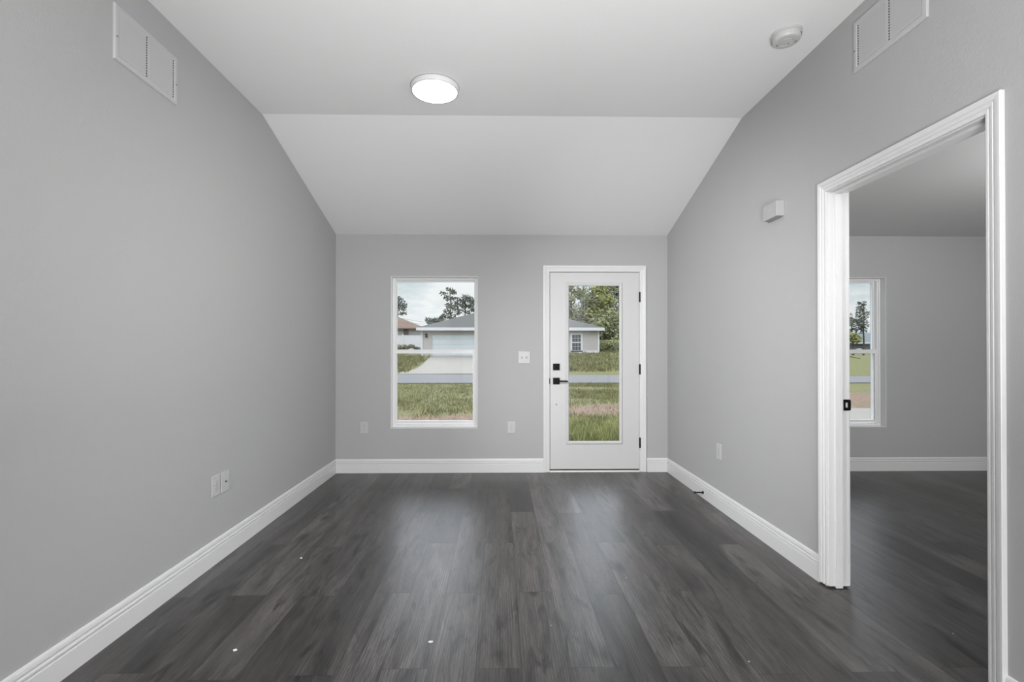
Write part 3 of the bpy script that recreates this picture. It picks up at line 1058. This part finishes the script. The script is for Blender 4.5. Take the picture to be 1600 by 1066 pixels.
# ------------------------------------------------------------------ outside: ground
def lerp(a, b, t):
    t = max(0.0, min(1.0, t))
    return a + (b - a) * t
def far_edge(x):
    return 32.6 - 0.10 * x
NEAR_EDGE = 24.3
def gz(x, y):
    if y < 24.5:
        return lerp(GZ, -0.42, (y - 5.5) / 17)
    fe = far_edge(x)
    if y < fe:
        return -0.42
    base = lerp(0.65, 0.97, (x + 1) / 8)
    if x > 12:
        base = lerp(0.97, 0.55, (x - 12) / 14)
    up = lerp(-0.42, base, (y - fe) / (46 - fe))
    far = 0.95 if x < 12 else lerp(0.95, -0.05, (x - 12) / 14)
    if y > 46:
        up = base + lerp(0, far, (y - 46) / 26)
    return up

def soil_amount(x, y):
    s = 0.0
    def band(c, w):
        return max(0.0, 1 - abs((y - c) / w))
    if y < NEAR_EDGE:
        if x > 0.2:
            s = max(s, 0.75 * band(12.4, 3.6), 0.55 * band(20.3, 1.8), 0.5 * band(7.7, 0.6))
        else:
            s = max(s, 0.75 * band(10.4, 2.6), 0.22)
        if x > 6:
            s = max(s, 0.75 * band(15.5, 6.0))
    else:
        s = max(0.25 * band(34.5, 3.0), 0)
    return s

xs = [-70 + 1.0 * i for i in range(0, 55)] + [-15 + 0.5 * i for i in range(0, 100)] + [35 + 1.5 * i for i in range(0, 60)]
ys = [5.1 + 0.45 * i for i in range(0, 68)] + [36 + 1.5 * i for i in range(0, 60)]
verts = []
for y in ys:
    for x in xs:
        z = gz(x, y)
        if y < 23.5 and y > 6:
            z += 0.03 * noise.noise(Vector((x * 0.5, y * 0.5, 0)))
        verts.append((x, y, z - (0.03 if NEAR_EDGE - 0.6 < y < far_edge(x) + 0.4 else 0.0)))
nx = len(xs)
faces = [(j * nx + i, j * nx + i + 1, (j + 1) * nx + i + 1, (j + 1) * nx + i) for j in range(len(ys) - 1) for i in range(nx - 1)]
lawn = raw('lawn', verts, faces, M['lawn'])
at = lawn.data.attributes.new('soil', 'FLOAT', 'POINT')
at.data.foreach_set('value', [soil_amount(v[0], v[1]) for v in verts])
tag(lawn, 'patchy lawn and bare soil outside the window and door', 'lawn', kind='structure')

bm = new()
top = []
bot = []
for i in range(61):
    x = -70 + 2.6 * i
    top.append((x, far_edge(x), -0.41))
    bot.append((x, NEAR_EDGE, -0.41))
for i in range(60):
    q = [bot[i], bot[i + 1], top[i + 1], top[i]]
    a = [bm.verts.new(p) for p in q]
    b = [bm.verts.new((p[0], p[1], p[2] - 0.03)) for p in q]
    bm.faces.new(a)
    bm.faces.new(b[::-1])
    bm.faces.new((a[0], b[0], b[1], a[1])); bm.faces.new((a[2], b[2], b[3], a[3]))
road = link('street', bm, M['asph'])
tag(road, 'grey asphalt street running past the front lawn', 'road', kind='structure')

def ribbon(name, left, right, m, label, cat, lift=0.03):
    bm = new()
    rowsL = [bm.verts.new((x, y, gz(x, y) + lift)) for x, y in left]
    rowsR = [bm.verts.new((x, y, gz(x, y) + lift)) for x, y in right]
    lowL = [bm.verts.new((x, y, gz(x, y) - 0.08)) for x, y in left]
    lowR = [bm.verts.new((x, y, gz(x, y) - 0.08)) for x, y in right]
    for i in range(len(left) - 1):
        bm.faces.new((rowsL[i], rowsR[i], rowsR[i + 1], rowsL[i + 1]))
        bm.faces.new((rowsL[i], rowsL[i + 1], lowL[i + 1], lowL[i]))
        bm.faces.new((rowsR[i], lowR[i], lowR[i + 1], rowsR[i + 1]))
    bm.faces.new((rowsL[0], lowL[0], lowR[0], rowsR[0]))
    bm.faces.new((rowsL[-1], rowsR[-1], lowR[-1], lowL[-1]))
    o = link(name, bm, m)
    tag(o, label, cat, kind='structure')
dl = [(-9.6, 33.2), (-8.4, 33.5), (-7.4, 34.0), (-6.6, 35.0), (-6.3, 36.5), (-6.25, 38.7), (-6.4, 42), (-6.6, 46.6)]
dr = [(1.2, 33.0), (0.6, 33.5), (0.1, 34.0), (-0.5, 35.0), (-0.8, 36.5), (-1.0, 38.7), (-1.1, 42), (-1.1, 46.6)]
ribbon('driveway', dl, dr, M['conc'], 'pale concrete driveway up to the garage across the street', 'driveway')
ribbon('walkway', [(6.6, 5.15), (6.9, 9), (7.2, 11.0), (7.4, 12.6)], [(12.5, 5.15), (12.5, 9), (12.5, 11.0), (12.6, 11.8)], M['conc'],
       'pale concrete slab outside the bedroom window', 'walkway')

# ------------------------------------------------------------------ grass blades (nobody could count them)
def blades(name, n, region, hmin, hmax, wmin, wmax, m, label, use_soil=True):
    V, F = [], []
    tries = 0
    while len(F) < n and tries < n * 6:
        tries += 1
        x, y = region()
        if use_soil and random.random() < min(0.97, soil_amount(x, y) * 1.5 + 0.15 + 0.5 * noise.noise(Vector((x * 0.9, y * 0.9, 3)))):
            continue
        z = gz(x, y)
        h = random.uniform(hmin, hmax)
        w = random.uniform(wmin, wmax)
        a = random.uniform(0, PI)
        dx, dy = math.cos(a) * w, math.sin(a) * w
        lx_, ly_ = random.uniform(-0.6, 0.6) * h, random.uniform(-0.6, 0.6) * h
        k = len(V)
        V += [(x - dx, y - dy, z - 0.02), (x + dx, y + dy, z - 0.02), (x + lx_, y + ly_, z + h)]
        F.append((k, k + 1, k + 2))
    o = raw(name, V, F, m)
    tag(o, label, 'grass', kind='stuff')
    return o
def reg_near():
    y = 7.0 + (NEAR_EDGE - 7.4) * random.random() ** 1.3
    wx = random.choice(((-0.30, -0.03), (0.12, 0.30)))
    return random.uniform(wx[0], wx[1]) * (y + 0.5), y
blades('grass', 26000, reg_near, 0.05, 0.13, 0.006, 0.016, M['blade'], 'tufts of uneven grass growing on the front lawn')
def reg_mid():
    y = random.uniform(7.4, 9.6)
    return random.uniform(0.12, 0.30) * y, y
blades('tall_grass', 6000, reg_mid, 0.10, 0.22, 0.006, 0.014, M['tall'], 'strip of taller bright grass just outside the entry door', False)
def reg_far():
    y = random.uniform(33.5, 58)
    x = random.uniform(-0.26, 0.30) * y
    if -9.8 < x < 10.5 and y > 46:
        y = random.uniform(34, 46)
    if -7.0 < x < 0.6 or (x < -7 and y < 34.5 and x > -10):
        x = abs(x) + 4.5 if x > -3 else x - 3.5
    return x, y
blades('verge_grass', 12000, reg_far, 0.10, 0.35, 0.02, 0.05, M['blade'], 'rough grass on the lawns across the street', False)

# ------------------------------------------------------------------ house across the street
def hip_roof(bm, x0, x1, y0, y1, z, pitch, thick=0.0):
    d = (y1 - y0) / 2
    h = d * pitch
    a = [bm.verts.new(p) for p in ((x0, y0, z), (x1, y0, z), (x1, y1, z), (x0, y1, z))]
    r0 = bm.verts.new((x0 + d, (y0 + y1) / 2, z + h))
    r1 = bm.verts.new((x1 - d, (y0 + y1) / 2, z + h))
    bm.faces.new((a[0], a[1], r1, r0)); bm.faces.new((a[2], a[3], r0, r1))
    bm.faces.new((a[1], a[2], r1)); bm.faces.new((a[3], a[0], r0))
    bm.faces.new(a[::-1])
HX0, HX1, HY = -7.55, 9.78, 46.6
house = empty('house', ((HX0 + HX1) / 2, HY, 0.9))
tag(house, 'grey single storey house with hip roof and garage across the street', 'house')
GD = (-6.60, -1.35, 0.66, 2.80)
HW = (7.10, 8.03, 1.225, 2.82)
bm = new()
wall_grid(bm, [HX0, HX1, GD[0], GD[1], HW[0], HW[1]], [0.4, 3.20, GD[2], GD[3], HW[2], HW[3]], [GD, HW], HY, HY + 0.2)
wall_grid(bm, [HX0, HX1], [0.4, 3.20], [], HY + 11.0, HY + 11.2)
box(bm, HX0, HX0 + 0.2, HY + 0.2, HY + 11.0, 0.4, 3.2)
box(bm, HX1 - 0.2, HX1, HY + 0.2, HY + 11.0, 0.4, 3.2)
keep(link('wall', bm, M['stucco']), house)
bm = new()
hip_roof(bm, HX0 - 0.45, HX1 + 0.42, HY - 0.5, HY + 11.7, 3.45, 0.345)
keep(link('roof', bm, M['shingle']), house)
bm = new()
X0, X1, Y0, Y1 = HX0 - 0.45, HX1 + 0.42, HY - 0.5, HY + 11.7
bm2 = bm
box(bm, X0 - 0.02, X1 + 0.02, Y0 - 0.03, Y0, 3.17, 3.46)
box(bm, X0 - 0.02, X0, Y0, Y1, 3.17, 3.46)
box(bm, X1, X1 + 0.02, Y0, Y1, 3.17, 3.46)
box(bm, X0, X1, Y0, Y1, 3.17, 3.19)
keep(link('fascia', bm, M['whitext']), house)
bm = new()
box(bm, GD[0], GD[1], HY + 0.08, HY + 0.13, GD[2], GD[3])
n = 4
for k in range(n):
    za = GD[2] + (GD[3] - GD[2]) * k / n
    zb = GD[2] + (GD[3] - GD[2]) * (k + 1) / n
    for c in range(8):
        xa = GD[0] + (GD[1] - GD[0]) * c / 8
        xb2 = GD[0] + (GD[1] - GD[0]) * (c + 1) / 8
        box(bm, xa + 0.07, xb2 - 0.07, HY + 0.065, HY + 0.09, za + 0.08, zb - 0.08, 0.01, 1)
keep(link('garage_door', bm, M['gdoor']), house)
bm = new()
box(bm, HX0 - 0.06, HX0 + 0.10, HY - 0.05, HY + 0.02, 0.5, 3.18)
keep(link('corner_board', bm, M['whitext']), house)
bm = new()
box(bm, HX1 - 0.10, HX1 + 0.03, HY - 0.03, HY + 0.02, 0.9, 3.18)
keep(link('corner_board', bm, M['whitext']), house)
bm = new()
box(bm, GD[1] + 0.1, HX1 + 0.03, HY - 0.05, HY, 0.80, 1.22)
keep(link('foundation_band', bm, M['whitext']), house)
bm = new()
ring(bm, (HW[0] - 0.13, HW[1] + 0.13, HW[2] - 0.13, HW[3] + 0.13), (HW[0] + 0.04, HW[1] - 0.04, HW[2] + 0.04, HW[3] - 0.04), HY - 0.05, HY + 0.03)
zmid = (HW[2] + HW[3]) / 2
xm = (HW[0] + HW[1]) / 2
box(bm, HW[0], HW[1], HY - 0.02, HY + 0.03, zmid - 0.05, zmid + 0.05)
for xx in (HW[0] + 0.33, HW[0] + 0.62):
    box(bm, xx - 0.012, xx + 0.012, HY, HY + 0.03, HW[2], HW[3])
for zz in ((HW[2] + zmid) / 2, (HW[3] + zmid) / 2):
    box(bm, HW[0], HW[1], HY, HY + 0.03, zz - 0.012, zz + 0.012)
wf = keep(link('window', bm, M['whitext']), house)
bm = new()
box(bm, HW[0], HW[1], HY + 0.05, HY + 0.06, HW[2], HW[3])
o = link('window_pane', bm, M['wglass']); o.parent = wf
wl = empty('wall_lantern', (-7.1, HY, 2.6))
tag(wl, 'small black wall lantern beside the garage door across the street', 'lantern')
bm = new()
box(bm, -7.22, -6.98, HY - 0.22, HY, 2.72, 2.86, 0.02)
keep(link('lantern_cap', bm, M['black']), wl)
bm = new()
box(bm, -7.19, -6.99, HY - 0.20, HY - 0.02, 2.50, 2.66, 0.02)
box(bm, -7.11, -7.07, HY - 0.13, HY - 0.09, 2.66, 2.73)
keep(link('lantern_body', bm, M['black']), wl)

# ------------------------------------------------------------------ neighbour's house, fence, shed-like house on the right
nb = empty('neighbour_house', (-18.5, 75, 1.6))
tag(nb, 'house with orange brown roof behind the white fence', 'house')
bm = new()
box(bm, -26, -12.4, 75, 84, 1.0, 4.75)
keep(link('wall', bm, mat('grey_rose_stucco', (0.2442, 0.2344, 0.2344), 0.9, noise_amt=0.05)), nb)
bm = new()
hip_roof(bm, -26.7, -11.7, 74.4, 84.6, 4.72, 0.41)
keep(link('roof', bm, M['orange']), nb)
bm = new()
box(bm, -15.0, -14.2, 74.9, 75.02, 3.75, 4.6)
keep(link('window', bm, M['maroon']), nb)
bm = new()
box(bm, -26.7, -11.7, 74.35, 74.4, 4.58, 4.74)
keep(link('fascia', bm, mat('brown_fascia', (0.111, 0.0755, 0.0577), 0.8, noise_amt=0.05)), nb)

fn = empty('fence', (-15, 61, 1.3))
tag(fn, 'white vinyl privacy fence left of the garage house', 'fence')
bm = new()
x = -22.0
while x < -9.6:
    box(bm, x, x + 0.145, 61.0, 61.03, 1.20, 3.08)
    x += 0.15
box(bm, -22, -9.5, 60.98, 61.06, 3.05, 3.16)
keep(link('fence_panel', bm, M['whitext']), fn)
for xx in (-21.9, -19.5, -17.1, -14.7, -12.3, -9.7):
    bm = new()
    box(bm, xx - 0.07, xx + 0.07, 60.93, 61.07, 1.0, 3.24)
    box(bm, xx - 0.09, xx + 0.09, 60.91, 61.09, 3.24, 3.29, 0.02, 1)
    keep(link('fence_post', bm, M['whitext']), fn)

rh = empty('low_house', (86, 110, 0.5))
tag(rh, 'low blue grey house glimpsed through the bedroom window', 'house')
bm = new()
box(bm, 71, 101, 105, 116, -0.2, 2.95)
keep(link('wall', bm, M['bluewall']), rh)
bm = new()
hip_roof(bm, 70.2, 101.8, 104.2, 116.8, 2.95, 0.38)
keep(link('roof', bm, M['bluegrey']), rh)
bm = new()
box(bm, 70.2, 101.8, 104.15, 104.2, 2.72, 3.0)
keep(link('fascia', bm, M['whitext']), rh)

# ------------------------------------------------------------------ power lines
for i, (za, zb, yy, lab) in enumerate(((5.35, 5.0, 70, 'upper of two thin power lines crossing sky in the window'), (5.55, 3.9, 66, 'lower steeper power line running down behind the garage roof'))):
    bm = new()
    pts = []
    for k in range(25):
        t = k / 24
        x = -17 + 14 * t
        pts.append((x, yy, lerp(za, zb, t) - 0.5 * (1 - (2 * t - 1) ** 2) + (0.4 if i == 0 else 0.9)))
    tube(bm, pts, 0.022, 5)
    o = link('power_line', bm, M['wire'])
    tag(o, lab, 'power line', 'power lines beyond the garage house')

# ------------------------------------------------------------------ trees and shrubs
def leaf_cards(V, F, c, r, n, s, flat=0.8):
    for _ in range(n):
        while True:
            p = Vector((random.uniform(-1, 1), random.uniform(-1, 1), random.uniform(-1, 1)))
            if p.length < 1:
                break
        p = p * (0.35 + 0.65 * random.random()) if p.length < 0.5 else p
        q = Vector(c) + Vector((p.x * r, p.y * r, p.z * r * flat))
        a = Vector((random.gauss(0, 1), random.gauss(0, 1), random.gauss(0, 1))).normalized()
        b = a.orthogonal().normalized()
        l, w = s * random.uniform(0.6, 1.3), s * random.uniform(0.3, 0.6)
        k = len(V)
        V += [tuple(q - a * l), tuple(q + b * w), tuple(q + a * l), tuple(q - b * w)]
        F.append((k, k + 1, k + 2, k + 3))
def tree(name, base, trunk_top, rad, clusters, m, label, cat='tree', leaf=0.3, group=None, dens=1.0):
    root = empty(name, base)
    tag(root, label, cat, group)
    bm = new()
    b = Vector(base); t = Vector(trunk_top)
    pts = [b - Vector((0, 0, 0.3))] + [b.lerp(t, f) + Vector((random.uniform(-1, 1) * 0.12, 0, 0)) for f in (0.25, 0.5, 0.75)] + [t]
    tube(bm, pts, [rad, rad * 0.85, rad * 0.7, rad * 0.5, rad * 0.25], 7)
    for c, r, n in clusters:
        c = Vector(c)
        f = max(0.25, min(0.95, (c.z - b.z - r * 0.6) / max(0.1, (t.z - b.z))))
        s0 = b.lerp(t, f)
        if (c - s0).length > 0.3:
            tube(bm, [s0, s0.lerp(c, 0.5) + Vector((0, 0, 0.15)), c], [rad * 0.3, rad * 0.2, rad * 0.08], 5)
    keep(link('trunk', bm, M['bark']), root)
    V, F = [], []
    for c, r, n in clusters:
        leaf_cards(V, F, c, r, int(n * dens), leaf)
    o = raw('foliage', V, F, m)
    keep(o, root)
    return root
def P(px, py, y):
    """world point at depth y under the sight line of a place in the photo; used to plan where the distant trees stand"""
    z = y / math.cos(0.016)
    k = 745.0 / y
    return ((px - 780) / k, y, EYE + (547.5 - py) / k)
# pines behind the garage house
def open_tree(trunk_px, top_py, y, blobs, rad, m, label, leaf=0.28):
    bx, _, tz = P(trunk_px, top_py, y)
    cl = []
    for px, py, rr, n in blobs:
        c = P(px, py, y + random.uniform(-1.5, 1.5))
        cl.append((c, rr * 1.1, int(n * 0.5)))
    tree('pine_tree', (bx, y, gz(bx, y)), (bx, y, tz), rad, cl, m, label, leaf=leaf, group='trees beyond the garage house')
open_tree(703, 458, 86, [(692, 459, .55, 60), (703, 454, .75, 110), (709, 457, .6, 80), (699, 466, .6, 70), (706, 467, .5, 50), (700, 477, .5, 45), (711, 478, 1.0, 170), (716, 475, .7, 70),
    (700, 486, .85, 150), (695, 495, .7, 90), (706, 493, .8, 100), (718, 486, .6, 60)], 0.16, M['leafC'], 'tall open pine with clumped crown, left one behind the garage roof')
open_tree(727, 468, 90, [(713, 467, .45, 40), (721, 470, .8, 120), (728, 465, .8, 130), (735, 469, .75, 110), (729, 476, .9, 140), (739, 472, .7, 80), (722, 478, .55, 50), (736, 480, .6, 70), (740, 485, .6, 60),
    (725, 484, .5, 40), (731, 487, .6, 60), (716, 489, .5, 40)], 0.18, M['leafC'], 'rounded open pine rising over garage roof at the window edge')
open_tree(622, 470, 96, [(620, 470, 1.1, 170), (626, 472, .9, 110), (629, 480, .8, 90), (622, 480, .9, 100), (632, 477, .6, 50), (631, 484, .5, 40), (621, 489, .6, 60), (629, 491, .5, 45), (633, 490, .4, 25)], 0.16, M['leafC'],
    'slim dark pine above the orange brown roof')
open_tree(671, 500, 80, [(669, 501, .45, 50), (674, 502, .5, 60), (678, 503, .5, 60), (683, 501, .55, 70), (688, 500, .5, 60), (672, 506, .4, 40), (691, 496, .5, 50)], 0.10, M['leafC'],
    'low ragged bush top showing over the garage roof slope', leaf=0.35)
# woodland beyond the right end of the house
kinds = ['leafA', 'leafB', 'leafC', 'leafD']
labs = ['tall olive tree rising behind the house roof, left in the door glass', 'thin airy tree with sky gaps, second from left in door glass', 'grey green tree above the house eave, middle of the door glass',
        'broad olive tree just right of the house corner', 'tall yellow green tree towards the right of the door glass', 'dark slim tree at the right edge of the door glass',
        'bushy grey green tree low behind the house corner', 'dense olive tree low at the right of the door glass', 'distant grey green tree in back of the wood, left', 'distant dark tree in back of the wood, right']
spec = [  # px, depth, top py, density of crown, material, bottom py of crown, sky gap
    (893, 66, 425, 1.0, 'leafA', 520, .9), (912, 72, 440, 0.35, 'leafB', 520, .9), (925, 68, 462, 1.0, 'leafB', 540, 1.0), (938, 64, 430, 1.0, 'leafA', 545, 1.0),
    (955, 62, 428, 1.3, 'leafD', 545, 1.1), (968, 66, 420, 1.2, 'leafC', 545, 1.1), (943, 58, 500, 1.2, 'leafB', 548, .9), (960, 57, 490, 1.3, 'leafA', 550, 1.0),
    (905, 84, 482, 1.1, 'leafB', 525, 1.2), (950, 84, 455, 1.3, 'leafC', 540, 1.3)]
for i, (px, y, tpy, dens, mk, bpy_, rr) in enumerate(spec):
    bx, _, tz = P(px, tpy, y)
    bz = gz(bx, y)
    _, _, cz = P(px, bpy_, y)
    cl = []
    n = 20
    for k in range(n):
        f = k / (n - 1)
        z = lerp(cz, tz, f)
        w = 1.9 * rr * (0.55 + 0.45 * math.sin(PI * min(1, f * 0.9 + 0.1)))
        cl.append(((bx + random.uniform(-w, w), y + random.uniform(-1.2, 1.2), z), random.uniform(0.8, 1.3) * rr, int(95 * dens)))
    tree('woodland_tree', (bx, y, bz), (bx, y, tz), 0.15, cl, M[mk], labs[i], leaf=0.24, group='trees of the wood beyond the house')
# off-glass neighbours that close the wood to the right
for i, (px, y, tpy, mk, lab) in enumerate(((985, 64, 430, 'leafA', 'tree continuing the wood, hidden by the right door stile'), (875, 72, 470, 'leafA', 'tree behind the house, hidden by the left door stile'))):
    bx, _, tz = P(px, tpy, y)
    cl = []
    for k in range(14):
        z = lerp(gz(bx, y) + 1.5, tz, k / 13)
        cl.append(((bx + random.uniform(-1.8, 1.8), y + random.uniform(-1.2, 1.2), z), random.uniform(0.9, 1.3), 80))
    tree('woodland_tree', (bx, y, gz(bx, y)), (bx, y, tz), 0.15, cl, M[mk], lab, leaf=0.26, group='trees of the wood beyond the house')
# undergrowth
def shrub(px, py, y, r, n, mk, label, leaf=0.16, group=None, flat=0.8):
    c = P(px, py, y)
    root = empty('shrub', (c[0], y, gz(c[0], y)))
    tag(root, label, 'shrub', group)
    V, F = [], []
    g = gz(c[0], y)
    for k in range(4):
        leaf_cards(V, F, (c[0] + random.uniform(-r, r) * 0.7, y + random.uniform(-r, r) * 0.5, g + r * 0.45), r * 0.75, n // 4, leaf, flat)
    keep(raw('foliage', V, F, M[mk]), root)
    bm = new()
    for k in range(3):
        a = 2.1 * k
        tube(bm, [(c[0], y, g - 0.1), (c[0] + 0.4 * r * math.cos(a), y + 0.3 * r * math.sin(a), g + r * 0.7)], [0.04, 0.015], 5)
    keep(link('stem', bm, M['bark']), root)
shrub(943, 549, 52, 1.1, 700, 'leafD', 'leafy green bush at the wood edge beside the house corner')
shrub(955, 549, 50, 1.2, 800, 'leafA', 'darker bush at the wood edge, middle of the door glass')
shrub(966, 548, 51, 1.2, 800, 'leafD', 'rusty tipped bush at wood edge, right side of door glass')
shrub(630, 541, 59, .8, 400, 'weed', 'tall dry weeds at the left foot of the white fence', leaf=.14)
shrub(641, 541, 59.5, .8, 400, 'weed', 'dry weeds in the middle of the white fence foot', leaf=.14)
shrub(622, 541, 59.2, .7, 300, 'weed', 'dry weeds at the window edge below the white fence', leaf=.14)
shrub(652, 542, 59.6, .5, 200, 'leafC', 'low dark weeds where fence meets the garage house', leaf=.12)
# through the bedroom window
def right_tree(px, y, tpy, blobs, mk, label):
    bx, _, tz = P(px, tpy, y)
    cl = [(P(a, b, y + random.uniform(-1, 1)), r, n) for a, b, r, n in blobs]
    tree('pine_tree', (bx, y, gz(bx, y)), (bx, y, tz), 0.14, cl, M[mk], label, leaf=0.26, group='trees seen through the bedroom window')
right_tree(1356, 70, 470, [(1354, 474, .6, 60), (1352, 482, .7, 70), (1356, 490, .9, 120), (1351, 499, .9, 100), (1345, 503, .7, 60), (1357, 507, .8, 90), (1352, 515, .8, 80)], 'leafC', 'slim pine at the right side of bedroom window pane')
right_tree(1338, 78, 495, [(1335, 500, .7, 60), (1339, 506, .6, 50), (1344, 513, .6, 50), (1336, 516, .6, 50), (1330, 495, .9, 80), (1326, 503, .9, 80)], 'leafC', 'thin pine half hidden by the opening frame')
right_tree(1340, 70, 524, [(1338, 526, .8, 150), (1343, 528, .8, 150), (1346, 531, .6, 90), (1335, 532, .8, 120)], 'leafD', 'yellow green bushy tree before the low blue grey house')

# small fallen branch on the far lawn
bm = new()
c = P(1336, 566, 44)
g = gz(c[0], 44)
tube(bm, [(c[0] - 0.5, 44.2, g + 0.28), (c[0] + 0.1, 44, g + 0.2), (c[0] + 0.7, 43.8, g + 0.05)], [0.05, 0.045, 0.03], 6)
o = link('fallen_branch', bm, M['bark'])
tag(o, 'dark fallen branch on the grass seen through the bedroom window', 'branch')
